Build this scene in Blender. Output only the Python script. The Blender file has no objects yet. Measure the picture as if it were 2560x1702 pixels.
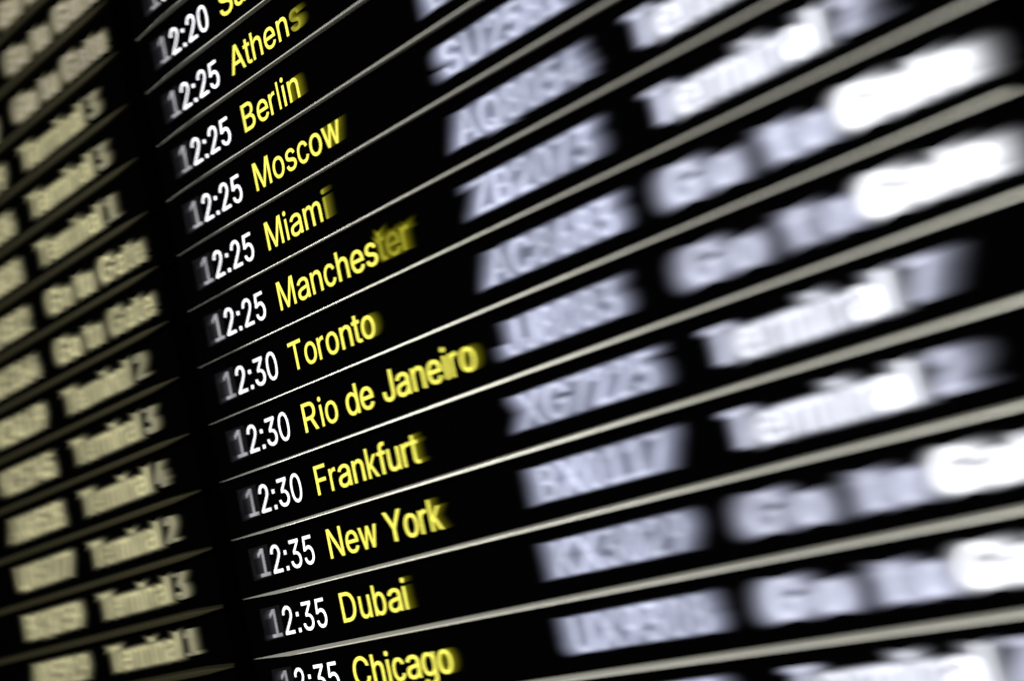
import bpy, math, random
from mathutils import Matrix, Vector
from mathutils.geometry import delaunay_2d_cdt
random.seed(4)
sc = bpy.context.scene
C = sc.collection

# ---------------------------------------------------------------- camera
FOCUS = 23.0
AX = 0.5
AY = 0.15
WORLD = 0.008
E1 = 450
E2 = 70
E3 = 60
FL_E = 0.72
ST_E = 0.9
TM_E = 1.3
BR_E = 1.9
CR_E = 0.62
# board units: u along the rows, v down, one unit = one row; the wall plane is world Y = 0
S = 0.12                      # metres per row
Z0 = 4.2                      # height of row line v = 0
def P(u, v, w=0.0):           # board units -> world metres (w < 0 is in front of the boards)
    return Vector((u*S, w*S, Z0 - v*S))
cam_d = bpy.data.cameras.new('camera'); cam = bpy.data.objects.new('camera', cam_d); C.objects.link(cam)
sc.camera = cam
R = [[0.672064, 0.217766, 0.707749], [-0.260246, 0.964269, -0.04957], [-0.693255, -0.150875, 0.704723]]
T = [-5.376, 0.4743, 25.0442]
F = 3649.6
row = lambda i: Vector((R[i][0], R[i][2], -R[i][1]))
X, Yc, Zc = row(0), -row(1), -row(2)
loc_uvw = [-sum(R[i][j]*T[i] for i in range(3)) for j in range(3)]
M = Matrix(((X.x, Yc.x, Zc.x), (X.y, Yc.y, Zc.y), (X.z, Yc.z, Zc.z))).to_4x4()
M.translation = P(*loc_uvw)
cam.matrix_world = M
cam_d.sensor_width = 36.0
cam_d.lens = F/2560*36.0
cam_d.clip_start = 0.01; cam_d.clip_end = 200
cam_d.dof.use_dof = True
cam_d.dof.focus_distance = FOCUS*S
cam_d.dof.aperture_fstop = (cam_d.lens/1000)/(2*AY*S)
cam_d.dof.aperture_ratio = AY/AX

# ---------------------------------------------------------------- world and light
w = bpy.data.worlds.new('World'); sc.world = w; w.use_nodes = True
w.node_tree.nodes['Background'].inputs[0].default_value = (1.0, 0.97, 0.9, 1)
w.node_tree.nodes['Background'].inputs[1].default_value = WORLD
sc.view_settings.view_transform = 'Standard'; sc.view_settings.look = 'None'
sc.view_settings.exposure = 0; sc.view_settings.gamma = 1

def area(name, u, v, wd, tu, tv, sx, sy, energy, col):
    l = bpy.data.lights.new(name, 'AREA'); l.shape = 'RECTANGLE'; l.size = sx; l.size_y = sy
    l.energy = energy; l.color = col
    o = bpy.data.objects.new(name, l); C.objects.link(o)
    p = P(u, v, wd); o.location = p
    o.rotation_euler = (P(tu, tv, 0) - p).to_track_quat('-Z', 'Y').to_euler()
area('rail_lip_fill', 15, -3.5, -28, 9, 1, 2.6, 0.5, E1, (1.0, 0.98, 0.90))  # added frontal light, makes the rail lips brighter than their faces
area('rail_highlight_fill', -14, -5, -18.5, 6, 0.5, 0.8, 0.8, E3, (1.0, 0.98, 0.92))  # unseen light added to put a highlight on the middle rails
area('rail_underside_fill', 9, 30, -20, 7, 0, 2.4, 0.6, E2, (1.0, 0.97, 0.93))  # unseen light added from below to turn the rail undersides grey

# ---------------------------------------------------------------- materials
def mat(name):
    m = bpy.data.materials.new(name); m.use_nodes = True
    return m, m.node_tree.nodes, m.node_tree.links, m.node_tree.nodes['Principled BSDF']
def surface(name, col, rough, metal=0.0, spec=0.5, grain=0.0, stretch=(1, 1, 1)):
    m, n, l, b = mat(name)
    b.inputs['Roughness'].default_value = rough; b.inputs['Metallic'].default_value = metal
    b.inputs['Specular IOR Level'].default_value = spec
    tc = n.new('ShaderNodeTexCoord'); mp = n.new('ShaderNodeMapping'); mp.inputs['Scale'].default_value = stretch
    no = n.new('ShaderNodeTexNoise'); no.inputs['Scale'].default_value = 6; no.inputs['Detail'].default_value = 6
    mx = n.new('ShaderNodeMix'); mx.data_type = 'RGBA'
    mx.inputs['A'].default_value = (*[c*(1-grain) for c in col], 1); mx.inputs['B'].default_value = (*[min(1, c*(1+grain)) for c in col], 1)
    l.new(tc.outputs['Object'], mp.inputs[0]); l.new(mp.outputs[0], no.inputs['Vector'])
    l.new(no.outputs['Fac'], mx.inputs['Factor']); l.new(mx.outputs['Result'], b.inputs['Base Color'])
    bp = n.new('ShaderNodeBump'); bp.inputs['Strength'].default_value = 0.02; bp.inputs['Distance'].default_value = 0.002
    l.new(no.outputs['Fac'], bp.inputs['Height']); l.new(bp.outputs[0], b.inputs['Normal'])
    return m
def lit(name, col, strength, vary=0.12, scale=30):
    m, n, l, b = mat(name)
    out = n['Material Output']; em = n.new('ShaderNodeEmission')
    em.inputs['Color'].default_value = (*col, 1)
    tc = n.new('ShaderNodeTexCoord'); no = n.new('ShaderNodeTexNoise'); no.inputs['Scale'].default_value = scale
    no.inputs['Detail'].default_value = 3
    mr = n.new('ShaderNodeMapRange'); mr.inputs['From Min'].default_value = 0.3; mr.inputs['From Max'].default_value = 0.7
    mr.inputs['To Min'].default_value = strength*(1-vary); mr.inputs['To Max'].default_value = strength*(1+vary)
    ge = n.new('ShaderNodeNewGeometry')
    l.new(ge.outputs['Position'], no.inputs['Vector']); l.new(no.outputs['Fac'], mr.inputs['Value'])
    l.new(mr.outputs[0], em.inputs['Strength']); l.new(em.outputs[0], out.inputs['Surface'])
    n.remove(b); n.remove(tc)
    return m
ALU = surface('satin_aluminium', (0.62, 0.62, 0.57), 0.34, 0.75, 0.5, 0.10, (0.6, 8, 8))
DIM_RAIL = surface('dimmed_rail', (0.010, 0.0092, 0.0045), 0.6, 0.0, 0.04, 0.15, (0.6, 8, 8))  # rail metal coloured darker in place of the weaker light on the left board
SCREEN = surface('black_screen_glass', (0.0002, 0.0002, 0.00022), 0.6, 0.0, 0.0, 0.3)
HOUSE = surface('black_housing', (0.0003, 0.0003, 0.0003), 0.7, 0.0, 0.0, 0.3)
WALLM = surface('dark_wall', (0.0003, 0.0003, 0.0003), 0.9, 0.0, 0.0, 0.3)
WHITE = lit('white_characters', (0.97, 0.96, 1.0), 1.7, 0.15)
WHITE_DIM = lit('dim_white_characters', (0.95, 0.93, 1.0), 0.42, 0.3, 25)
WHITE_FAINT = lit('faint_white_blur', (0.9, 0.88, 1.0), 0.03, 0.5, 25)
PATCH_W = lit('grey_smear_patch', (0.9, 0.9, 1.0), 0.009, 0.3)  # added patch imitating the smear around the leading digit
YEL = lit('yellow_characters', (1.0, 0.93, 0.13), 1.25, 0.10)
YEL_DIM = lit('dim_yellow_characters', (0.85, 0.80, 0.07), 0.42, 0.35, 25)
YEL_FAINT = lit('faint_yellow_blur', (0.8, 0.75, 0.03), 0.10, 0.5, 25)
PATCH_Y = lit('yellow_smear_patch', (0.8, 0.75, 0.02), 0.022, 0.5)
FLIGHT = lit('bluish_white_flight_characters', (0.76, 0.80, 1.0), FL_E*1.15, 0.4, 11)
def levels(name, col, e, fall=2.2, n=10):
    """brightness steps of the added blur copies, strongest first"""
    return [lit('%s_blur_step' % name, col, e*(1-(i+0.7)/(n+0.7))**fall, 0.38, 11) for i in range(n)]
YEL_T = levels('yellow', (0.8, 0.75, 0.03), 0.26)
YEL_S = levels('strong_yellow', (0.8, 0.75, 0.05), 0.30)
WHITE_T = levels('white', (0.9, 0.88, 1.0), 0.06)
FLIGHT_D = levels('flight', (0.70, 0.74, 1.0), FL_E*0.92, 2.0)
STATUS_D = levels('status', (0.75, 0.78, 1.0), ST_E*0.95, 2.1)
TERM_D = levels('terminal', (0.85, 0.88, 1.0), TM_E*0.8, 2.1)
TERM = lit('white_status_characters', (0.88, 0.90, 1.0), TM_E, 0.15, 14)
BRIGHT_D = levels('bright_status', (0.92, 0.94, 1.0), BR_E*0.8, 2.3)
STATUS = lit('bluish_white_status_characters', (0.80, 0.83, 1.0), ST_E, 0.35, 11)
BRIGHT = lit('bright_white_status_characters', (0.95, 0.96, 1.0), BR_E, 0.12, 14)
CREAM = lit('cream_characters', (0.86, 0.80, 0.42), CR_E, 0.5, 9)
CREAM_D = lit('dim_cream_characters', (0.75, 0.72, 0.52), CR_E*0.45, 0.25, 10)
CREAM_F = levels('cream', (0.80, 0.75, 0.45), CR_E*0.8, 2.3)
PINK = lit('pinkish_cream_characters', (0.95, 0.80, 0.68), CR_E*0.65, 0.3, 10)
GREYC = lit('greyish_cream_characters', (0.75, 0.74, 0.60), CR_E*0.9, 0.25, 10)

# ---------------------------------------------------------------- helpers
def mesh_obj(name, verts, faces, m, parent=None, loc=None):
    me = bpy.data.meshes.new(name); me.from_pydata(verts, [], faces); me.update()
    me.materials.append(m)
    o = bpy.data.objects.new(name, me); C.objects.link(o)
    if loc is not None: o.location = loc
    if parent: o.parent = parent
    return o
def box_mesh(name, x0, x1, y0, y1, z0, z1, m, bev=0.0):
    import bmesh
    bm = bmesh.new(); bmesh.ops.create_cube(bm, size=1)
    for q in bm.verts:
        q.co = Vector(((x0+x1)/2+q.co.x*(x1-x0), (y0+y1)/2+q.co.y*(y1-y0), (z0+z1)/2+q.co.z*(z1-z0)))
    if bev: bmesh.ops.bevel(bm, geom=bm.edges[:], offset=bev, segments=2, affect='EDGES')
    me = bpy.data.meshes.new(name); bm.to_mesh(me); bm.free(); me.materials.append(m)
    return me
def link(name, me, parent=None, loc=(0, 0, 0)):
    o = bpy.data.objects.new(name, me); C.objects.link(o); o.location = loc
    if parent: o.parent = parent
    return o

# ---------------------------------------------------------------- glyph outlines (bezier, 509 = cap height)
GLYPH = {}
for line in '''0264 -7 227 -7 189 -7 157 3 130 24 103 45 83 74 69 113 55 152 48 199 48 254 48 309 55 356 69 395 83 434 104 464 130 484 157 505 189 516 227 516 264 516 296 505 323 484 350 464 370 434 384 395 398 356 405 309 405 254 405 199 398 152 384 113 370 74 350 45 323 24 297 3|202 50 227 50 252 50 273 58 290 74 308 90 321 113 330 144 339 174 344 211 344 254 344 297 339 334 330 365 321 395 308 419 290 435 273 451 252 460 227 460 202 460 180 451 163 435 146 419 132 395 123 365 114 334 109 297 109 254 109 211 114 174 123 144 132 113 146 90 163 74 180 58
1181 0 76 0 76 18 76 36 76 55 181 55 286 55 391 55 391 36 391 18 391 0 286 0|250 509 276 509 276 339 276 170 276 0 255 0 234 0 212 0 212 149 212 299 212 448 211 448 210 448 209 448 168 418 127 388 86 358 86 381 86 404 86 427 123 454 161 481 198 509 224 509
2172 0 64 0 64 16 64 32 64 47 121 108 177 168 234 229 254 249 270 267 282 282 295 298 304 313 311 327 317 341 320 356 320 371 320 390 316 405 308 419 299 432 288 442 273 449 259 456 242 460 224 460 204 460 187 456 172 447 158 439 147 428 139 413 131 399 127 382 127 362 107 362 86 362 66 362 66 392 72 419 86 442 100 465 119 483 143 496 167 509 194 516 225 516 255 516 282 509 306 497 329 484 348 467 361 445 374 424 381 399 381 372 381 354 378 335 371 318 364 300 353 280 336 259 319 237 296 211 267 180 229 140 191 100 153 60 153 59 153 58 153 57 231 57 310 57 389 57 389 38 389 19 389 0 281 0
3252 -7 218 -7 187 -7 158 -1 133 10 107 21 86 37 70 57 54 78 46 103 44 132 66 132 87 132 109 132 111 114 117 99 126 87 136 75 149 65 165 59 181 53 199 50 219 50 239 50 258 53 275 61 292 68 305 79 315 93 324 107 329 124 329 145 329 163 325 181 316 196 307 212 293 224 275 234 256 243 231 248 201 248 186 248 172 248 157 248 157 265 157 282 157 299 200 349 244 399 288 448 288 450 288 451 288 452 215 452 142 452 70 452 70 471 70 490 70 509 171 509 272 509 372 509 372 493 372 477 372 461 319 400 265 339 211 278 211 282 211 285 211 289 249 293 281 288 308 276 335 263 356 246 371 222 386 199 393 173 393 145 393 115 385 89 370 66 355 43 335 25 309 12 282 0
4164 105 40 105 40 123 40 141 40 158 109 275 178 392 247 509 268 509 289 509 311 509 243 394 176 280 109 166 109 165 109 164 109 163 210 163 312 163 413 163 413 144 413 125 413 105 289 105|302 0 282 0 282 40 282 81 282 121 282 130 282 138 282 146 282 203 282 260 282 318 302 318 322 318 343 318 343 212 343 106 343 0 322 0
5254 -7 221 -7 191 -7 164 -1 140 11 116 23 97 39 83 60 69 81 61 104 60 130 81 130 101 130 122 130 124 115 129 101 138 89 147 77 159 67 173 60 188 53 204 50 221 50 242 50 260 55 276 64 292 74 305 87 314 104 323 121 328 141 328 162 328 184 323 204 314 221 304 238 291 252 275 262 258 272 239 277 218 277 201 277 184 274 167 268 151 263 138 255 128 246 108 248 88 250 67 253 77 338 86 423 96 509 186 509 276 509 366 509 366 490 366 471 366 452 294 452 222 452 151 452 145 402 139 352 134 301 135 301 135 301 136 301 147 311 161 319 178 325 194 331 211 334 229 334 253 334 274 329 294 321 313 313 331 301 345 285 359 270 371 252 379 231 387 210 391 188 391 163 391 130 384 101 369 76 354 50 334 30 309 15 283 1
6258 -7 226 -7 195 -7 167 0 142 15 118 29 98 49 84 74 71 100 64 129 64 162 64 186 69 212 80 239 91 266 110 300 137 340 176 396 214 453 252 509 276 509 299 509 322 509 265 426 208 344 151 261 149 261 147 261 145 261 150 271 157 280 165 288 174 296 184 302 196 307 207 312 221 314 235 314 266 314 293 308 316 295 339 282 357 263 370 240 382 216 389 189 389 157 389 125 382 97 368 73 354 48 334 28 310 14 286 0|207 48 226 48 246 48 264 53 279 63 294 72 306 85 314 101 323 118 327 136 327 157 327 178 323 197 314 213 306 230 294 242 279 251 264 261 246 265 226 265 207 265 189 261 174 252 159 243 147 230 138 214 129 198 125 179 125 158 125 137 129 118 138 102 147 85 159 72 174 63 189 53
7120 0 97 0 172 149 248 299 323 448 323 450 323 451 323 452 236 452 149 452 62 452 62 471 62 490 62 509 172 509 281 509 391 509 391 489 391 469 391 449 315 299 240 150 165 0 142 0
8260 -7 226 -7 192 -7 162 -1 136 11 109 24 89 40 74 62 59 83 52 108 52 135 52 157 56 177 65 195 74 213 86 229 101 241 116 253 133 261 153 265 153 265 153 266 153 267 128 273 108 287 93 308 78 329 70 353 70 380 70 406 77 429 90 450 104 470 122 486 146 498 169 510 196 516 226 516 256 516 283 510 306 498 329 486 348 470 361 450 375 429 382 406 382 380 382 353 374 329 359 308 344 287 325 273 300 267 300 266 300 265 300 265 319 261 336 253 351 241 366 229 378 213 387 195 396 177 401 157 401 135 401 108 393 83 378 62 364 40 343 24 317 11 291 -1|204 49 226 49 249 49 268 53 285 60 301 68 314 78 323 91 332 105 337 121 337 139 337 158 332 174 322 189 313 203 300 214 283 223 266 231 247 235 226 235 205 235 186 231 169 223 152 214 139 203 130 189 120 174 115 158 115 139 115 121 120 105 129 91 138 78 151 68 167 60 184 53|208 290 226 290 244 290 260 293 274 300 288 307 299 318 307 330 315 343 319 358 319 376 319 393 315 407 308 420 300 433 289 443 275 449 261 456 245 460 226 460 208 460 191 456 177 449 163 443 152 433 145 420 137 407 133 393 133 376 133 358 137 343 145 330 152 318 163 307 178 300 192 293
9195 516 226 516 258 516 286 508 310 494 335 480 354 460 368 434 382 409 389 380 389 347 389 323 383 297 373 270 362 243 343 209 315 168 277 112 239 56 200 0 177 0 154 0 130 0 187 83 244 165 301 248 303 248 305 248 307 248 303 238 296 229 287 221 279 213 269 207 257 202 245 197 232 195 218 195 187 195 160 201 137 214 114 227 96 245 83 269 70 292 64 320 64 352 64 384 71 412 85 436 99 461 118 480 143 494 167 508|246 460 226 460 207 460 189 456 174 446 159 437 147 424 138 407 130 391 125 372 125 352 125 330 130 312 138 295 147 279 159 266 174 257 189 248 207 243 226 243 246 243 263 248 279 257 294 266 306 279 314 295 323 311 327 330 327 350 327 372 323 391 314 407 306 424 294 437 279 446 264 456
:108 -4 95 -4 83 -4 72 0 63 9 54 18 50 28 50 41 50 54 54 65 63 73 72 82 83 87 95 87 108 87 119 82 128 73 137 65 141 54 141 41 141 28 137 18 128 9 119 0|108 271 95 271 83 271 72 275 63 284 54 293 50 304 50 316 50 329 54 340 63 349 72 357 83 362 95 362 108 362 119 357 128 349 137 340 141 329 141 316 141 304 137 293 128 284 119 275
A39 0 16 0 78 170 140 339 201 509 226 509 251 509 276 509 338 339 401 170 463 0 440 0 418 0 395 0 359 101 323 202 287 302 281 321 273 344 264 372 255 400 245 435 232 478 236 478 241 478 245 478 233 435 222 399 213 371 204 343 196 320 191 302 155 202 120 101 85 0 62 0|197 142 110 142 110 161 110 180 110 199 197 199 283 199 370 199 370 180 370 161 370 142 283 142
B122 0 60 0 60 170 60 339 60 509 120 509 181 509 241 509 276 509 306 503 329 491 352 479 369 462 381 442 392 422 398 399 398 374 398 352 394 334 387 320 379 306 369 294 356 286 344 277 330 271 315 267 315 265 315 264 315 262 331 261 347 255 363 245 379 235 392 221 402 203 413 185 418 163 418 136 418 111 412 87 400 67 388 46 370 30 344 18 319 6 287 0 247 0 184 0|125 115 125 57 165 57 205 57 245 57 284 57 313 65 330 80 347 95 355 114 355 137 355 154 351 170 342 184 334 198 321 209 306 218 290 227 271 231 248 231 207 231 166 231 125 231 125 173|125 341 125 285 162 285 200 285 238 285 257 285 273 289 288 296 303 303 315 313 323 326 332 339 336 355 336 372 336 395 328 414 313 429 297 444 273 452 240 452 202 452 163 452 125 452 125 396
C293 -7 267 -7 223 -7 184 4 150 25 116 46 89 76 70 115 50 154 40 201 40 254 40 308 50 354 70 393 89 432 116 462 150 484 184 505 223 516 267 516 293 516 317 512 340 504 363 497 384 486 402 471 420 457 436 439 448 418 460 398 468 374 473 348 451 348 430 348 408 348 404 366 398 381 389 395 381 408 370 419 357 428 345 438 331 444 315 449 300 454 284 456 267 456 236 456 208 448 184 432 159 417 139 394 125 364 111 334 103 297 103 254 103 211 111 175 125 145 140 115 159 92 184 76 209 61 236 53 267 53 284 53 300 55 315 60 331 65 345 71 357 81 370 90 381 101 389 114 398 128 404 143 408 160 430 160 451 160 473 160 469 135 460 111 448 91 436 70 421 52 402 38 384 23 363 12 341 5 318 -3
D271 0 219 0 178 0 137 0 96 0 96 19 96 38 96 57 136 57 175 57 215 57 256 57 291 65 318 81 345 97 366 119 379 149 392 179 399 214 399 255 399 296 392 331 379 361 366 390 346 412 320 428 293 444 260 452 221 452 178 452 136 452 93 452 93 471 93 490 93 509 137 509 181 509 225 509 275 509 317 499 353 478 388 458 415 429 433 391 452 353 462 308 462 255 462 202 452 157 433 119 414 81 387 51 351 31 314 10|103 509 125 509 125 339 125 170 125 0 103 0 82 0 60 0 60 170 60 339 60 509 82 509
F82 0 60 0 60 170 60 339 60 509 163 509 266 509 369 509 369 490 369 471 369 452 288 452 206 452 125 452 125 394 125 336 125 278 198 278 272 278 346 278 346 259 346 240 346 221 272 221 198 221 125 221 125 147 125 74 125 0 103 0
G309 -7 269 -7 223 -7 184 4 149 25 115 46 88 77 69 116 50 155 40 201 40 254 40 308 50 354 69 393 88 432 115 462 149 484 183 505 221 516 265 516 292 516 317 512 340 504 364 496 385 484 403 469 422 454 437 437 449 416 461 396 470 373 474 349 452 349 430 349 408 349 403 365 396 380 387 393 379 406 368 417 356 427 344 436 330 444 315 448 300 453 283 456 265 456 235 456 208 448 183 432 159 417 139 394 125 364 111 334 103 297 103 254 103 211 111 175 125 145 140 115 159 92 184 76 209 61 237 53 269 53 297 53 323 59 345 71 367 83 384 101 396 123 409 146 415 172 415 202 421 201 428 200 434 199 384 199 333 199 283 199 283 218 283 237 283 256 348 256 413 256 478 256 478 237 478 219 478 200 478 158 469 122 451 91 433 60 408 36 377 19 345 2
J230 -7 185 -7 140 -7 104 6 75 33 47 59 33 97 33 145 33 155 33 164 33 173 55 173 76 173 98 173 98 164 98 155 98 145 98 114 106 91 122 74 137 58 159 50 185 50 211 50 232 58 248 74 264 91 272 114 272 145 272 267 272 388 272 509 293 509 315 509 336 509 336 388 336 267 336 145 336 97 322 59 294 33 266 6
K146 189 104 145 104 169 104 193 104 216 116 232 128 247 139 261 151 275 162 290 174 303 187 317 199 331 212 344 262 399 313 454 364 509 392 509 420 509 448 509 376 431 304 353 231 276 230 276 229 276 228 276 187 233|82 0 60 0 60 170 60 339 60 509 82 509 103 509 125 509 125 451 125 392 125 334 124 298 124 261 124 225 124 214 124 204 125 193 125 129 125 64 125 0 103 0|398 0 372 0 311 86 249 173 188 259 201 276 215 293 228 309 302 206 375 103 449 0 423 0
L160 0 60 0 60 170 60 339 60 509 82 509 103 509 125 509 125 358 125 208 125 57 203 57 282 57 361 57 361 38 361 19 361 0 261 0
M81 0 60 0 60 170 60 339 60 509 91 509 121 509 152 509 193 402 235 294 277 187 280 180 284 170 287 159 291 148 295 136 299 123 303 110 307 97 311 84 315 71 319 59 322 49 317 49 312 49 307 49 310 59 314 70 318 83 322 95 326 108 330 121 334 134 338 147 342 158 346 170 349 179 352 187 394 294 435 402 476 509 507 509 537 509 568 509 568 339 568 170 568 0 547 0 525 0 504 0 504 97 504 194 504 291 504 302 504 314 504 327 505 340 505 354 505 369 505 383 506 398 506 413 506 428 507 443 507 457 509 457 511 457 513 457 508 441 503 426 498 409 492 393 487 378 482 363 477 348 472 334 467 322 463 309 459 299 456 291 418 194 380 97 342 0 323 0 305 0 286 0 248 97 209 194 170 291 167 299 163 309 159 321 155 333 150 346 145 361 140 376 135 391 129 408 124 424 118 441 112 457 114 457 117 457 119 457 119 444 120 431 120 416 120 401 121 387 121 372 121 357 121 342 122 328 122 315 122 302 122 291 122 194 122 97 122 0 101 0
N82 0 60 0 60 170 60 339 60 509 85 509 111 509 136 509 205 400 274 291 343 183 349 174 355 164 363 151 370 138 379 123 388 107 396 90 405 73 414 55 411 55 408 54 405 54 403 72 401 90 401 108 400 126 399 142 399 157 399 172 399 185 399 195 399 300 399 404 399 509 420 509 442 509 463 509 463 339 463 170 463 0 438 0 412 0 387 0 325 97 264 193 202 290 194 303 186 316 177 331 169 345 159 362 148 381 137 400 123 424 108 452 111 453 115 453 119 454 120 428 121 405 122 384 123 362 124 344 124 328 125 312 125 300 125 291 125 194 125 97 125 0 103 0
Q274 121 245 159 268 159 290 159 313 159 332 134 351 109 369 85 374 78 379 71 384 65 412 27 440 -10 468 -48 446 -48 423 -48 401 -48 382 -23 364 2 346 27 341 33 336 39 331 46 302 84|311 -7 267 -7 223 -7 184 4 150 25 116 46 90 76 70 115 50 154 40 201 40 254 40 308 50 354 70 393 90 432 116 462 150 484 184 505 223 516 267 516 311 516 350 505 384 484 418 462 444 432 464 393 483 354 493 308 493 254 493 201 483 154 464 115 444 76 418 46 384 25 350 4|236 53 267 53 297 53 325 61 349 76 374 91 394 114 408 144 423 174 430 211 430 254 430 298 423 335 408 365 394 395 374 417 349 433 325 448 297 456 267 456 236 456 209 448 184 433 159 417 140 394 125 364 111 334 103 297 103 254 103 211 111 174 125 144 140 114 159 92 184 76 209 61
R82 0 60 0 60 170 60 339 60 509 119 509 177 509 236 509 275 509 307 502 333 489 359 475 378 457 390 433 403 410 409 382 409 352 409 321 403 295 390 271 378 248 359 230 333 217 307 204 275 198 236 198 189 198 143 198 96 198 96 217 96 236 96 255 142 255 188 255 234 255 260 255 281 259 298 267 314 275 326 286 334 300 341 315 345 332 345 352 345 372 341 390 334 405 326 420 314 431 298 440 281 448 259 452 233 452 197 452 161 452 125 452 125 301 125 151 125 0 103 0|378 0 353 0 312 76 271 153 230 229 254 229 279 229 303 229 344 153 386 76 428 0 403 0
S263 -9 224 -9 187 -9 155 -3 128 9 100 21 79 38 64 60 49 82 40 107 38 137 60 137 82 137 104 137 106 117 112 101 123 88 134 75 149 65 166 59 184 52 203 49 224 49 247 49 268 53 286 60 304 68 319 78 329 92 340 105 346 121 346 139 346 155 341 169 332 179 323 189 311 198 296 205 281 211 264 217 245 222 224 228 204 234 184 239 142 251 109 268 86 289 63 311 52 339 52 372 52 401 60 426 75 448 90 469 111 486 138 498 164 510 194 516 227 516 261 516 290 510 316 498 342 486 362 469 377 449 392 428 400 404 401 378 380 378 358 378 337 378 335 403 323 423 302 437 281 451 256 459 225 459 203 459 184 455 167 448 151 441 138 431 129 418 120 406 115 391 115 376 115 358 120 344 131 334 142 323 154 314 169 308 184 302 199 297 212 293 230 289 247 284 264 279 279 275 295 270 312 264 328 257 344 248 359 238 373 227 385 214 395 198 404 181 408 162 408 139 408 111 401 86 386 64 372 41 351 24 323 11 296 -2
T85 452 32 452 32 471 32 490 32 509 160 509 288 509 417 509 417 490 417 471 417 452 363 452 310 452 257 452 257 301 257 151 257 0 235 0 214 0 193 0 193 151 193 301 193 452 139 452
U299 -8 259 -8 219 -8 184 0 154 15 124 31 101 53 85 80 68 107 60 138 60 173 60 285 60 397 60 509 81 509 103 509 124 509 124 399 124 288 124 178 124 154 130 132 141 113 152 94 167 79 187 68 207 57 231 52 259 52 287 52 311 57 331 68 351 79 366 94 377 113 387 132 393 154 393 178 393 288 393 399 393 509 414 509 436 509 457 509 457 397 457 285 457 173 457 138 449 107 433 80 416 53 393 31 363 15 334 0
V229 0 204 0 141 170 79 339 16 509 39 509 62 509 84 509 120 408 156 307 192 206 198 189 206 166 215 137 224 109 235 73 248 31 243 31 239 31 235 31 247 74 258 110 267 138 276 166 284 189 290 206 325 307 360 408 395 509 417 509 440 509 463 509 401 339 340 170 278 0 253 0
X43 0 18 0 84 95 151 190 217 284 217 268 217 252 217 236 155 327 92 418 29 509 54 509 79 509 104 509 129 473 153 437 178 400 188 385 197 372 204 361 211 350 217 340 223 329 229 318 236 306 243 292 240 292 236 292 232 292 239 306 246 318 252 329 258 339 264 350 272 361 279 372 288 385 298 400 323 437 348 473 374 509 398 509 422 509 446 509 384 419 321 329 259 239 259 255 259 271 259 287 324 191 390 96 456 0 431 0 406 0 382 0 352 43 322 86 292 129 283 143 275 155 268 165 262 175 256 185 250 195 244 206 238 217 230 231 235 231 240 231 244 231 238 218 231 207 225 196 219 186 213 176 206 166 199 155 191 143 182 129 152 86 122 43 91 0 67 0
Y225 0 203 0 203 69 203 139 203 208 141 308 79 409 16 509 41 509 66 509 91 509 125 454 159 399 192 344 203 326 213 309 222 292 231 275 240 255 250 230 241 230 232 230 224 230 233 255 242 276 251 293 260 310 270 327 280 344 314 399 347 454 381 509 406 509 430 509 455 509 393 409 330 308 268 208 268 139 268 69 268 0 247 0
Z161 0 42 0 42 15 42 31 42 46 119 159 196 272 273 385 284 400 295 415 306 431 318 446 329 461 341 476 343 469 346 461 348 454 327 453 306 453 285 452 264 452 244 452 223 452 162 452 101 452 40 452 40 471 40 490 40 509 159 509 278 509 397 509 397 493 397 477 397 462 321 351 245 240 169 129 158 113 146 97 134 81 122 65 110 49 97 33 95 40 93 47 90 54 111 55 132 56 152 57 173 57 193 57 214 57 276 57 338 57 399 57 399 38 399 19 399 0 280 0
a182 -9 160 -9 136 -9 114 -4 94 5 75 14 59 27 48 45 36 62 30 83 30 108 30 130 35 147 43 161 52 175 63 185 78 193 92 201 108 207 125 211 143 215 160 218 178 220 201 223 219 225 234 227 248 228 258 231 265 235 272 239 276 245 276 255 276 255 276 256 276 257 276 272 273 286 267 297 261 308 252 316 240 322 228 328 213 331 196 331 178 331 162 328 149 322 136 317 126 309 118 301 110 292 104 283 100 274 80 280 61 285 41 291 50 314 62 332 79 346 95 360 113 369 133 375 153 381 173 384 194 384 208 384 223 383 239 379 255 376 271 370 286 360 301 351 313 338 322 320 332 303 337 280 337 251 337 168 337 84 337 0 317 0 297 0 277 0 277 17 277 35 277 52 275 52 274 52 272 52 268 43 261 34 252 25 243 15 230 7 215 1 200 -5|155 45 170 45 193 45 212 50 228 59 243 68 255 79 263 93 271 107 276 122 276 138 276 155 276 173 276 190 273 187 268 184 259 182 251 180 242 178 231 176 221 174 210 172 200 171 190 170 182 169 175 168 161 166 147 163 134 159 121 154 111 148 103 139 96 131 92 119 92 105 92 92 95 81 102 72 109 63 118 57 130 52 142 48
b261 -8 229 -8 206 -8 187 -4 172 4 158 12 146 21 138 31 129 42 123 51 118 59 116 59 114 59 112 59 112 39 112 20 112 0 92 0 72 0 53 0 53 170 53 339 53 509 73 509 93 509 114 509 114 446 114 382 114 319 115 319 117 319 118 319 123 327 129 336 137 346 145 356 157 365 171 373 186 381 205 384 229 384 261 384 289 376 313 361 337 345 356 322 370 293 383 263 390 229 390 189 390 149 383 114 370 84 356 55 337 32 313 16 289 0|197 47 220 47 244 47 263 53 279 66 295 78 308 95 316 117 324 138 328 162 328 189 328 216 324 240 316 261 308 282 296 299 280 311 264 324 244 330 220 330 197 330 177 324 161 312 145 300 133 284 125 263 117 242 113 217 113 189 113 161 117 136 125 115 133 94 146 77 162 65 178 53
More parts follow.
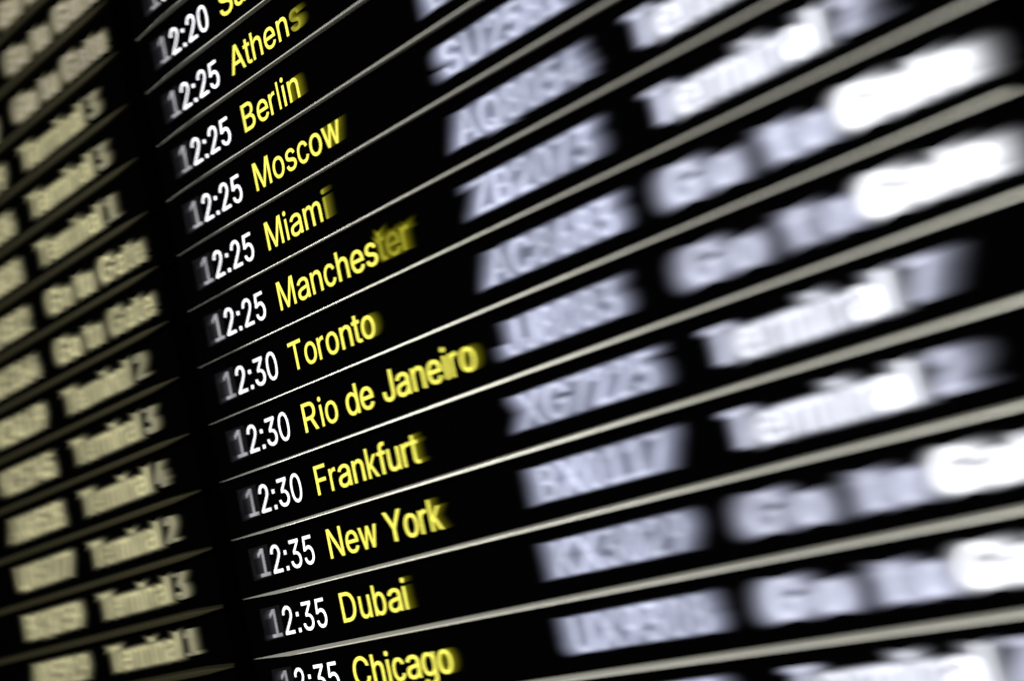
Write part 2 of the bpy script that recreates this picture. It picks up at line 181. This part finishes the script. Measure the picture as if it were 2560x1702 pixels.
c226 -8 207 -8 173 -8 143 0 117 16 91 33 71 56 56 85 41 114 34 149 34 187 34 227 41 262 56 291 71 321 91 343 117 360 143 376 173 384 207 384 226 384 243 382 260 377 276 372 292 365 305 356 319 347 330 335 340 322 350 309 357 294 362 277 342 272 322 267 303 262 300 272 296 281 290 289 285 297 278 305 270 311 262 317 253 322 242 325 232 328 220 330 207 330 182 330 161 323 145 310 129 297 116 280 108 258 100 237 96 213 96 187 96 162 100 139 108 117 116 96 129 79 145 66 161 53 182 46 207 46 220 46 232 48 243 52 253 55 263 60 271 66 279 72 286 80 292 89 297 97 301 107 304 117 324 112 343 107 363 102 358 85 351 70 341 56 332 43 320 31 306 21 293 12 277 4 261 -1 244 -6
d219 -8 195 -8 164 -8 136 0 111 16 87 32 68 55 55 84 41 114 34 149 34 189 34 229 41 263 55 293 69 322 88 345 112 361 136 376 164 384 196 384 219 384 238 381 253 373 268 365 279 356 287 346 296 336 302 327 306 319 308 319 309 319 311 319 311 382 311 446 311 509 331 509 351 509 372 509 372 339 372 170 372 0 352 0 332 0 313 0 313 20 313 39 313 59 311 59 309 59 307 59 302 51 295 42 287 31 278 21 267 12 252 4 238 -4|181 47 205 47 227 47 247 53 263 65 279 77 291 94 299 115 308 136 312 161 312 189 312 217 308 242 300 263 292 284 279 300 263 312 247 324 228 330 205 330 181 330 161 324 145 311 129 299 116 282 108 261 100 240 96 216 96 189 96 162 100 138 109 117 117 95 129 78 145 66 161 53
e238 -8 212 -8 175 -8 143 0 117 16 90 33 70 56 56 85 41 114 34 148 34 187 34 226 41 260 55 290 69 319 89 343 115 359 141 376 171 384 205 384 226 384 246 381 266 374 285 367 303 356 319 341 335 326 348 306 357 282 366 258 371 228 371 194 371 186 371 178 371 169 272 169 174 169 75 169 75 187 75 204 75 221 163 221 250 221 338 221 329 215 319 208 310 202 310 227 306 249 298 269 290 288 278 303 263 314 247 325 228 330 205 330 182 330 163 325 146 313 130 302 118 288 109 270 100 251 96 232 96 211 96 200 96 189 96 178 96 150 101 126 110 106 120 87 134 72 151 61 168 51 189 46 212 46 228 46 241 48 254 53 266 57 277 64 285 73 294 82 301 93 306 105 325 101 345 96 365 91 359 71 349 54 335 39 321 24 303 13 283 4 262 -4
f154 379 228 379 228 362 228 344 228 327 154 327 80 327 6 327 6 344 6 362 6 379 80 379|101 0 81 0 81 144 81 288 81 432 81 453 86 471 96 486 106 500 119 511 135 519 152 526 169 530 187 530 201 530 213 529 222 527 232 525 238 523 243 521 238 503 233 486 227 468 224 470 220 471 215 472 210 473 203 474 195 474 176 474 163 469 154 460 146 451 142 437 142 419 142 279 142 140 142 0 121 0
g238 -151 207 -151 179 -151 155 -147 134 -140 113 -132 96 -123 82 -110 69 -98 58 -84 51 -69 67 -60 84 -50 101 -41 107 -49 113 -57 122 -66 130 -75 141 -82 154 -88 168 -94 186 -97 207 -97 238 -97 263 -90 282 -75 302 -60 311 -37 311 -6 311 19 311 44 311 68 310 68 308 68 306 68 301 60 295 51 287 41 278 32 267 23 252 16 238 8 219 5 195 5 164 5 137 12 113 27 88 41 69 62 55 90 41 118 34 152 34 191 34 230 41 264 55 293 69 322 88 345 112 361 137 376 165 384 196 384 220 384 239 381 253 373 268 365 280 356 288 346 297 336 303 327 308 319 309 319 311 319 313 319 313 339 313 359 313 379 333 379 353 379 372 379 372 250 372 121 372 -9 372 -42 365 -69 350 -90 335 -111 316 -126 291 -136 266 -146|181 59 205 59 228 59 248 64 264 75 280 86 292 101 300 121 308 141 312 165 312 193 312 220 308 243 300 264 292 284 280 301 264 312 248 324 228 330 205 330 181 330 161 324 145 312 129 299 117 283 109 262 100 242 96 219 96 193 96 166 100 143 109 123 117 103 129 87 145 76 162 65
h114 249 114 227 114 151 114 76 114 0 93 0 73 0 53 0 53 170 53 339 53 509 73 509 93 509 114 509 114 435 114 361 114 287 110 287 106 287 102 287 114 322 131 347 152 362 174 377 199 384 227 384 253 384 276 379 295 369 315 358 330 342 341 321 352 299 357 273 357 240 357 160 357 80 357 0 337 0 316 0 296 0 296 78 296 157 296 235 296 265 288 288 273 304 258 321 237 329 210 329 192 329 175 325 161 317 146 309 135 298 126 283 118 267
i73 0 53 0 53 126 53 253 53 379 73 379 93 379 114 379 114 253 114 126 114 0 93 0|95 443 84 443 72 443 62 447 54 455 45 462 41 472 41 483 41 494 45 504 54 512 62 520 72 524 84 524 95 524 106 520 114 512 122 504 126 494 126 483 126 472 122 462 114 455 106 447
k132 158 110 137 110 162 110 187 110 212 113 212 117 212 121 212 175 268 230 323 284 379 310 379 335 379 360 379 301 319 243 259 184 199 182 199 179 199 177 199 155 178|73 0 53 0 53 170 53 339 53 509 73 509 93 509 114 509 114 339 114 170 114 0 93 0|320 0 294 0 245 62 197 124 148 186 162 200 177 214 191 229 252 152 312 76 372 0 346 0
l147 -2 139 -2 110 -2 88 5 74 20 60 35 53 57 53 84 53 226 53 367 53 509 73 509 93 509 114 509 114 372 114 235 114 99 114 81 116 69 120 62 125 55 133 52 146 52 152 52 157 52 160 53 164 53 167 54 170 54 173 37 177 20 181 3 175 1 169 0 162 -1 154 -2
m73 0 53 0 53 126 53 253 53 379 72 379 92 379 112 379 112 351 112 323 112 295 111 295 109 295 108 295 113 316 121 332 132 346 144 359 157 369 172 376 187 383 203 386 219 386 247 386 270 378 287 361 305 344 316 322 321 295 318 295 315 295 312 295 317 313 325 329 337 343 349 357 364 367 381 375 398 382 416 386 437 386 459 386 479 381 497 372 515 362 530 348 541 328 551 309 557 285 557 255 557 170 557 85 557 0 536 0 516 0 496 0 496 85 496 169 496 254 496 281 488 301 473 313 457 325 439 330 419 330 402 330 387 327 374 320 362 313 352 303 345 290 339 278 335 263 335 247 335 165 335 82 335 0 315 0 295 0 274 0 274 87 274 173 274 260 274 281 267 298 253 311 239 324 221 330 199 330 185 330 171 327 158 320 144 313 134 303 126 289 118 276 114 258 114 238 114 159 114 79 114 0 93 0
n114 249 114 227 114 151 114 76 114 0 93 0 73 0 53 0 53 126 53 253 53 379 72 379 92 379 112 379 112 349 112 318 112 287 109 287 106 287 102 287 114 322 131 347 152 362 174 377 199 384 227 384 253 384 276 379 295 369 314 358 330 342 341 321 352 299 357 273 357 240 357 160 357 80 357 0 337 0 316 0 296 0 296 78 296 157 296 235 296 265 288 288 273 304 258 321 237 329 210 329 192 329 175 325 161 317 146 309 135 298 126 283 118 267
o242 -8 207 -8 173 -8 143 0 117 16 91 33 71 56 56 85 41 114 34 149 34 187 34 227 41 262 56 291 71 321 91 343 117 360 143 376 173 384 207 384 242 384 273 376 299 360 325 343 345 321 359 291 374 262 381 227 381 187 381 149 374 114 359 85 345 56 325 33 299 16 273 0|182 46 207 46 233 46 254 53 270 66 287 79 299 96 307 117 315 139 319 162 319 187 319 213 315 236 307 258 299 280 287 297 270 310 254 323 233 330 207 330 182 330 161 323 145 310 129 297 116 280 108 258 100 237 96 213 96 187 96 162 100 139 108 117 116 96 129 79 145 66 161 53
p73 -143 53 -143 53 31 53 205 53 379 72 379 92 379 112 379 112 359 112 339 112 319 114 319 116 319 118 319 123 327 129 336 137 346 145 356 157 365 171 373 186 381 205 384 229 384 261 384 289 376 313 361 337 345 356 322 370 293 383 263 390 229 390 189 390 149 383 114 370 84 356 55 337 32 313 16 289 0 261 -8 229 -8 206 -8 187 -4 173 4 158 12 146 21 138 31 130 42 123 51 118 59 117 59 115 59 114 59 114 -8 114 -76 114 -143 93 -143|197 47 220 47 244 47 263 53 279 66 295 78 308 95 316 117 324 138 328 162 328 189 328 216 324 240 316 261 308 282 296 299 280 311 264 324 244 330 220 330 197 330 177 324 161 312 145 300 133 284 125 263 117 242 113 217 113 189 113 161 117 136 125 115 133 94 146 77 162 65 178 53
r73 0 53 0 53 126 53 253 53 379 72 379 92 379 112 379 112 360 112 340 112 321 113 321 114 321 115 321 122 340 135 355 152 367 170 379 190 385 213 385 218 385 223 385 229 384 235 384 240 384 243 384 243 363 243 343 243 322 242 323 237 323 230 324 223 325 215 326 207 326 189 326 173 322 159 315 145 307 134 297 126 284 118 270 114 255 114 237 114 158 114 79 114 0 93 0
s211 -8 182 -8 156 -8 133 -4 112 3 92 11 75 23 62 38 49 53 40 72 36 94 55 98 74 102 94 107 99 86 109 70 124 60 139 50 158 45 181 45 208 45 229 51 244 62 260 74 268 87 268 103 268 116 263 127 254 136 245 144 231 151 212 155 191 160 170 165 149 170 115 178 89 191 72 208 55 225 47 247 47 274 47 296 53 315 65 332 77 348 94 361 115 370 136 380 160 384 187 384 213 384 235 380 254 372 272 365 287 353 299 339 310 325 319 309 324 290 305 286 287 281 268 277 263 292 255 304 243 316 230 327 212 333 187 333 165 333 146 327 131 317 116 306 109 293 109 277 109 263 114 252 124 243 134 235 150 228 172 223 191 218 210 214 229 209 264 201 290 188 306 171 323 154 331 133 331 107 331 84 325 64 312 47 300 30 282 16 260 6 237 -3
t138 379 204 379 204 362 204 344 204 327 138 327 72 327 6 327 6 344 6 362 6 379 72 379|65 345 65 471 85 471 106 471 126 471 126 347 126 222 126 98 126 81 129 69 136 61 143 54 154 50 170 50 174 50 179 50 185 51 191 52 197 53 202 54 206 36 209 19 213 2 207 0 200 -2 192 -3 184 -4 176 -4 168 -4 136 -4 110 4 92 21 74 38 65 62 65 93 65 219
u211 -5 182 -5 157 -5 134 0 115 11 95 21 80 37 69 59 58 80 53 107 53 139 53 219 53 299 53 379 73 379 93 379 114 379 114 301 114 222 114 144 114 114 121 91 137 75 152 58 173 50 200 50 218 50 235 54 249 62 264 70 275 81 283 97 292 112 296 131 296 153 296 228 296 304 296 379 316 379 337 379 357 379 357 253 357 126 357 0 337 0 318 0 298 0 298 31 298 61 298 92 301 92 304 92 307 92 295 57 279 32 257 17 235 2
w158 0 138 0 99 126 61 253 23 379 44 379 66 379 87 379 103 324 118 269 133 214 140 191 147 165 154 137 161 108 168 76 175 41 172 41 168 41 165 41 172 75 179 106 186 135 193 163 199 190 206 214 221 269 237 324 252 379 273 379 295 379 316 379 332 324 347 269 362 214 368 190 375 164 382 136 388 107 395 76 402 41 399 41 395 41 391 41 399 75 406 107 413 135 420 164 427 190 434 214 449 269 465 324 480 379 502 379 523 379 545 379 506 253 468 126 429 0 409 0 389 0 368 0 352 57 335 114 319 172 314 189 309 207 305 225 300 243 295 261 291 280 286 299 281 318 277 338 281 338 286 338 291 338 286 319 281 299 277 280 272 261 267 243 263 225 258 206 253 189 248 172 231 114 215 57 199 0 178 0'''.strip().split('\n'):
    ch, rest = line[0], line[1:]
    GLYPH[ch] = [[int(a) for a in s.split()] for s in rest.split('|')]
ADV = dict(zip('0123456789', [.556]*10)); ADV.update({':': .278, ' ': .278, 'A': .667, 'B': .667, 'C': .722, 'D': .722, 'F': .611,
 'G': .778, 'J': .5, 'K': .667, 'L': .556, 'M': .833, 'N': .722, 'Q': .778, 'R': .722, 'S': .667, 'T': .611, 'U': .722, 'V': .667,
 'X': .667, 'Y': .667, 'Z': .611, 'a': .556, 'b': .556, 'c': .5, 'd': .556, 'e': .556, 'f': .278, 'g': .556, 'h': .556, 'i': .222,
 'k': .5, 'l': .222, 'm': .833, 'n': .556, 'o': .556, 'p': .556, 'r': .333, 's': .5, 't': .278, 'u': .556, 'w': .722})
EM = 0.65                     # one em in rows along u
CAP = 0.45
meshes = {}
def flatten(s, steps=5):
    """bezier outline -> list of points"""
    n = len(s)//6; out = []
    for i in range(n):
        q, r = s[i*6:i*6+6], s[((i+1) % n)*6:((i+1) % n)*6+6]
        p0, p1, p2, p3 = (q[2], q[3]), (q[4], q[5]), (r[0], r[1]), (r[2], r[3])
        cr = abs((p1[0]-p0[0])*(p3[1]-p0[1])-(p1[1]-p0[1])*(p3[0]-p0[0])) + abs((p2[0]-p0[0])*(p3[1]-p0[1])-(p2[1]-p0[1])*(p3[0]-p0[0]))
        m = 1 if cr < 60 else steps
        for k in range(m):
            t = k/m; a = (1-t)**3; b = 3*t*(1-t)**2; c = 3*t*t*(1-t); d = t**3
            out.append((a*p0[0]+b*p1[0]+c*p2[0]+d*p3[0], a*p0[1]+b*p1[1]+c*p2[1]+d*p3[1]))
    res = []
    for p in out:
        if not res or math.hypot(p[0]-res[-1][0], p[1]-res[-1][1]) > 1.5: res.append(p)
    if math.hypot(res[0][0]-res[-1][0], res[0][1]-res[-1][1]) <= 1.5: res.pop()
    return res
FLIP = -1
def winding(poly, x, y):
    c = 0
    for i in range(len(poly)):
        (x0, y0), (x1, y1) = poly[i-1], poly[i]
        if (y0 > y) != (y1 > y) and x < (x1-x0)*(y-y0)/(y1-y0)+x0: c += 1 if y1 > y0 else -1
    return c
def thicken(pts, d):
    """move an outline outwards by d (holes run the other way round, so they shrink)"""
    if not d: return pts
    n = len(pts); out = []
    for i in range(n):
        a, b, c = pts[i-1], pts[i], pts[(i+1) % n]
        e, f = (b[0]-a[0], b[1]-a[1]), (c[0]-b[0], c[1]-b[1])
        le, lf = math.hypot(*e) or 1, math.hypot(*f) or 1
        n1, n2 = (e[1]/le, -e[0]/le), (f[1]/lf, -f[0]/lf)
        mx, my = n1[0]+n2[0], n1[1]+n2[1]; q = mx*mx+my*my
        if q < 0.5: mx, my, q = n1[0], n1[1], 2
        k = 2*d*FLIP/q
        out.append((b[0]+mx*k, b[1]+my*k))
    return out
def glyph_mesh(ch, m, bold=0.0):
    key = (ch, m.name, bold)
    if key in meshes: return meshes[key]
    sp = GLYPH[ch]
    xs = [s[i] for s in sp for i in range(2, len(s), 6)]
    xmin, xmax = min(xs), max(xs)
    adv = ADV[ch]*EM
    if ch in 'ftrJ1':
        sx = 0.94*EM/0.711/1000*1.0; ox = (adv - (xmin+xmax)*sx)/2
        if ch == '1': ox = adv*0.5 - 0.50*(xmin+xmax)*sx
    elif ch == 'l':
        xmax = 115; sx = 0.9*EM/711; ox = (adv-(xmin+xmax)*sx)/2
    else:
        sx = adv/(xmin+xmax); ox = 0.0
    sz = CAP/509.0
    verts, faces = [], []
    def fill(group, dz):
        pv, pe, loops = [], [], []
        for s in group:
            pts = thicken(flatten(s), bold*509/CAP)
            loops.append(pts)
            b0 = len(pv); n = len(pts)
            pv += [Vector((x, y)) for x, y in pts]
            pe += [(b0+i, b0+(i+1) % n) for i in range(n)]
        ov, oe, of, *_ = delaunay_2d_cdt(pv, pe, [], 0, 1e-4)
        base = len(verts)
        verts.extend(((v.x*sx+ox)*S, dz, v.y*sz*S) for v in ov)
        for p in of:
            cx = sum(ov[i].x for i in p)/len(p); cy = sum(ov[i].y for i in p)/len(p)
            if sum(winding(q, cx, cy) for q in loops): faces.append([base+i for i in p])
    if ch == 'l':
        verts = [(( x*sx+ox)*S, 0, z*sz*S) for x, z in ((53, 0), (115, 0), (115, 509), (53, 509))]; faces = [[0, 1, 2, 3]]
    else:
        fill(sp, 0)
    name = 'digit' if ch.isdigit() else 'colon' if ch == ':' else 'letter'
    me = bpy.data.meshes.new(name); me.from_pydata(verts, [], faces); me.update(); me.materials.append(m)
    meshes[key] = me
    return me
FACE = -0.0012                # characters stand 1.2 mm in front of the screen glass
def colon(parent, u, m, bold):
    for dv in (0.02, -0.235):
        k = ('colon_dot', m.name)
        if k not in meshes:
            me = bpy.data.meshes.new('colon_dot'); a = 0.068
            me.from_pydata([(0, 0, 0), (a*S, 0, 0), (a*S, 0, a*S), (0, 0, a*S)], [], [[0, 1, 2, 3]]); me.materials.append(m); meshes[k] = me
        link('colon_dot', meshes[k], parent, ((u+.057)*S, FACE, -dv*S + 0.018*S))
def put(parent, ch, u, m, dv=0.0, layer=0, name=None, bold=0.004):
    me = glyph_mesh(ch, m, bold)
    # the panel's origin is at its own left end on the text baseline
    return link(name or me.name, me, parent, (u*S, FACE - 0.0004*layer, -dv*S))
def text(parent, s, u, m, track=0.0, spans=None, bold=0.004):
    """set a line of characters, returns list of (char, u)"""
    pos = []
    for i, ch in enumerate(s):
        if ch == ':': colon(parent, u, m, bold)
        elif ch != ' ':
            put(parent, ch, u, spans(i) if spans else m, bold=bold)
        pos.append((ch, u)); u += ADV[ch]*EM + track
    return pos, u
def smear(p, s, u, mats, track, left, right, skip=0, last=None, dvs=(0,)):
    """added fading copies of a line that imitate camera blur along the row; one joined mesh per line"""
    V, Fc, I = [], [], []
    n = len(mats)
    for lv in range(n):
        for side in (-1, 1):
            reach = left if side < 0 else right
            if not reach: continue
            for q, dv in enumerate(dvs):
                du = side*reach*(lv+1)/n
                x = u
                for i, ch in enumerate(s):
                    if ch not in ' :' and i >= skip:
                        g = glyph_mesh(ch, mats[lv], 0.006)
                        b = len(V)
                        y = 0.00012 + 0.0001*lv + (0.00004 if side > 0 else 0) + 0.00002*q
                        V.extend((w.co.x + (x+du)*S, FACE + y, w.co.z + dv*S*(lv+1)/n) for w in g.vertices)
                        Fc.extend([b+a for a in f.vertices] for f in g.polygons); I.extend([lv]*len(g.polygons))
                    x += ADV[ch]*EM + track
    me = bpy.data.meshes.new('blur_copies'); me.from_pydata(V, [], Fc); me.update()
    for m in mats: me.materials.append(m)
    me.polygons.foreach_set('material_index', I)
    o = link('blur_copies', me, p); o['kind'] = 'stuff'
patches = {}
def patch(parent, u, wd, m, top=0.50, bottom=-0.03):
    k = (wd, m.name, top)
    if k not in patches:
        me = bpy.data.meshes.new('smear_patch')
        me.from_pydata([(0, 0, bottom*S), (wd*S, 0, bottom*S), (wd*S, 0, top*S), (0, 0, top*S)], [], [[0, 1, 2, 3]])
        me.materials.append(m); patches[k] = me
    link('smear_patch', patches[k], parent, (u*S, -0.0004, 0))

# ---------------------------------------------------------------- setting
wall = link('wall', box_mesh('wall', -40*S, 60*S, 2.2*S, 3.4*S, Z0-34*S, Z0+34*S, WALLM)); wall['kind'] = 'structure'

# ---------------------------------------------------------------- boards
TILT = math.radians(15.5)
def rail_mesh(u0, u1, f0, f1, m, RD, RT):
    """drooping louvre: root on the wall line, rounded front lip; ends cut at an angle in plan"""
    prof = [(0.0, -RT/2), (RD*0.93, -RT/2), (RD*0.985, -RT*0.32), (RD, 0), (RD*0.985, RT*0.32), (RD*0.93, RT/2), (0.0, RT/2)]
    verts, faces = [], []
    st = [0, 0.012, 0.03, 0.055, 0.08] + [0.08+0.84*i/9 for i in range(1, 10)] + [0.945, 0.97, 0.988, 1]
    N = len(st)-1
    for k in range(N+1):
        # the free end beside the dark gap tapers to a point
        e = st[k] if u0 > -1 else 1-st[k]
        thin = min(1.0, 0.12 + e/0.07)
        for d, h in prof:
            h = h*thin
            a = u0 + (f0-u0)*d/RD; b = u1 + (f1-u1)*d/RD
            u = a + (b-a)*st[k]
            dd = d*math.cos(TILT) - h*math.sin(TILT); vv = d*math.sin(TILT) + h*math.cos(TILT)
            verts.append((u*S, -dd*S, -vv*S))
    n = len(prof)
    for k in range(N):
        for i in range(n):
            j = (i+1) % n
            faces.append([k*n+i, k*n+j, (k+1)*n+j, (k+1)*n+i])
    faces.append(list(range(n))[::-1]); faces.append([N*n+i for i in range(n)])
    me = bpy.data.meshes.new('rail'); me.from_pydata(verts, [], faces); me.update(); me.materials.append(m)
    return me
def make_board(name, label, u0, u1, ks, rail_m, f0, f1, rd, rt):
    root = bpy.data.objects.new(name, None); C.objects.link(root)
    vb = ks[-1] + 0.6; vt = ks[0] - 1.4
    root.location = P((u0+u1)/2, vb, 0); root.empty_display_size = 0.1
    root['label'] = label; root['category'] = 'information board'
    L = (u0 - (u0+u1)/2)*S
    h = link('housing', box_mesh('housing', (u0-0.02-(u0+u1)/2)*S, (u1+0.02-(u0+u1)/2)*S, 0.35*S, 2.19*S, 0, (vb-vt)*S, HOUSE, 0.01), root)
    rm = rail_mesh(u0, u1, f0, f1, rail_m, rd, rt)
    pm = box_mesh('display_row', 0, (u1-u0)*S, 0, 0.34*S, -0.245*S, 0.685*S, SCREEN, 0.002)
    rows = {}
    for k in ks:
        r = link('rail', rm, root, (-(u0+u1)/2*S, 0, (vb-k)*S))
        p = link('display_row', pm, root, (L, 0, (vb-(k-0.278))*S))
        rows[k] = p
    return root, rows

# right hand board -------------------------------------------------
ks = list(range(-8, 9))
board, rows = make_board('departure_board', 'large black departure board with silver rails, white times and yellow city names',
                         0.0, 15.15, ks, ALU, 1.25, 15.15, 0.18, 0.022)
DATA = {  # row: time, place, flight, status kind, gate
 -8: ('12:15', '', 'KX 3071', 'B', ''), -7: ('12:15', '', 'QR 8812', 'B', ''), -6: ('12:20', 'San Diego', 'ZL 4480', 'B', ''),
 -5: ('12:20', 'San Diego', 'VS 2193', 'T', '2'), -4: ('12:25', 'Athens', 'AN 3302', 'T', '1'),
 -3: ('12:25', 'Berlin', 'BD 6604', 'B', ''), -2: ('12:25', 'Moscow', 'SU 2581', 'B', ''), -1: ('12:25', 'Miami', 'AQ 8054', 'T', '7'),
 0: ('12:25', 'Manchester', 'ZB 2073', 'T', '2'), 1: ('12:30', 'Toronto', 'AC 8683', 'B', ''), 2: ('12:30', 'Rio de Janeiro', 'JJ 8083', 'B', ''),
 3: ('12:30', 'Frankfurt', 'XG 7225', 'T', '7'), 4: ('12:35', 'New York', 'BX 0117', 'T', '2'), 5: ('12:35', 'Dubai', 'KX 3029', 'B', ''),
 6: ('12:35', 'Chicago', 'UX 9308', 'B', ''), 7: ('12:40', 'Zurich', 'LZ 3170', 'T', '7'), 8: ('12:40', '', 'LZ 1442', 'T', '2')}
# letters of the place name that fade out: (how many last letters are only dim)
FADE = {'Athens': 1, 'Berlin': 0, 'Moscow': 0, 'Miami': 1, 'Manchester': 3, 'Toronto': 0, 'Rio de Janeiro': 0, 'Frankfurt': 0,
        'New York': 0, 'Dubai': 0, 'Chicago': 0}
GHOSTL = 'faint added copy of a character imitating blur'
for k in ks:
    tm, place, fl, kind, gate = DATA[k]
    p = rows[k]
    if place: p['label'] = 'black display row with time %s and %s' % (tm, place)
    if -6 <= k <= 6 or k >= 7:
        # time: the leading 1 is drawn dim for its smear, on an added grey cell
        if k <= 6:
            o = 0.645
            patch(p, 0.44, 0.56, PATCH_W)
            q = put(p, '1', o, WHITE_DIM, layer=2); q['label'] = 'leading digit 1 drawn dim'
            smear(p, '1', o, WHITE_T, 0, 0.34, 0.0)
            text(p, tm[1:], o + .556*EM, WHITE, bold=0.002)
    if place and k <= 6:
        nf = FADE.get(place, 0)
        s = place
        pos, end = text(p, s, 2.578, YEL, spans=lambda i: YEL if i < len(s)-nf else YEL_DIM, bold=0.004)
        if k > -5:
            lastn = max(1, nf)
            smear(p, place[-lastn:], pos[-lastn][1], YEL_T if nf > 1 else YEL_S if nf else YEL_T, 0, 0.10 if nf > 1 else 0, 0.24, dvs=(-0.02, 0.10) if nf > 1 else (0.01,))
    fl = fl.replace(' ', '')
    text(p, fl, 7.36, FLIGHT, track=0.01)
    smear(p, fl, 7.36, FLIGHT_D, 0.01, 0.38, 0.42, dvs=(-0.03, 0.03))
    if kind == 'T':
        text(p, 'Terminal', 10.66, TERM, spans=lambda i: STATUS if i == 0 else BRIGHT if i > 5 else TERM)
        text(p, gate, 13.38, STATUS)
        smear(p, 'Terminal', 10.66, TERM_D, 0, 0.28, 0.28, 1, dvs=(-0.06, 0.05))
        smear(p, 'T', 10.66, STATUS_D, 0, 0.20, 0.20)
        smear(p, gate, 13.38, STATUS_D, 0, 0.2, 0.55)
    else:
        text(p, 'Go to', 10.62, STATUS, track=0.19)
        text(p, 'Gate', 13.12, BRIGHT, track=0.06)
        smear(p, 'Go to', 10.62, STATUS_D, 0.19, 0.42, 0.44, dvs=(-0.06, 0.05))
        smear(p, 'Gate', 13.12, BRIGHT_D, 0.06, 0.22, 0.50, dvs=(-0.06, 0.05))

# left hand board --------------------------------------------------
ks2 = list(range(-9, 8))
OFF = -15.4
board2, rows2 = make_board('departure_board', 'dim departure board with rails coloured dark for weaker light and blurred cream lettering at far left',
                           OFF, -0.62, ks2, DIM_RAIL, OFF, -0.35, 0.2, 0.10)
for k in ks2:
    p = rows2[k]
    m = PINK if k <= -6 else GREYC if k >= 6 else CREAM
    kind = 'B' if k in (-9, -8, -7, -6, -2, -1) else 'T'
    fl = random.choice(['AX', 'BQ', 'KZ', 'LD', 'UX']) + str(random.randint(1000, 9899))
    dd = dict(left=0.26, right=0.28, dvs=(-0.08, 0.08))
    text(p, fl, 7.45, m)
    smear(p, fl, 7.45, CREAM_F, 0.0, **dd)
    if kind == 'T':
        g = random.choice('1234')
        text(p, 'Terminal', 10.66, m)
        text(p, g, 13.35, CREAM_D)
        smear(p, 'Terminal', 10.66, CREAM_F, 0, **dd)
        smear(p, g, 13.35, CREAM_F, 0, 0.1, 0.4)
    else:
        text(p, 'Go to Gate', 10.66, m, track=0.06)
        smear(p, 'Go to Gate', 10.66, CREAM_F, 0.06, **dd)
print('objects', len(bpy.data.objects))
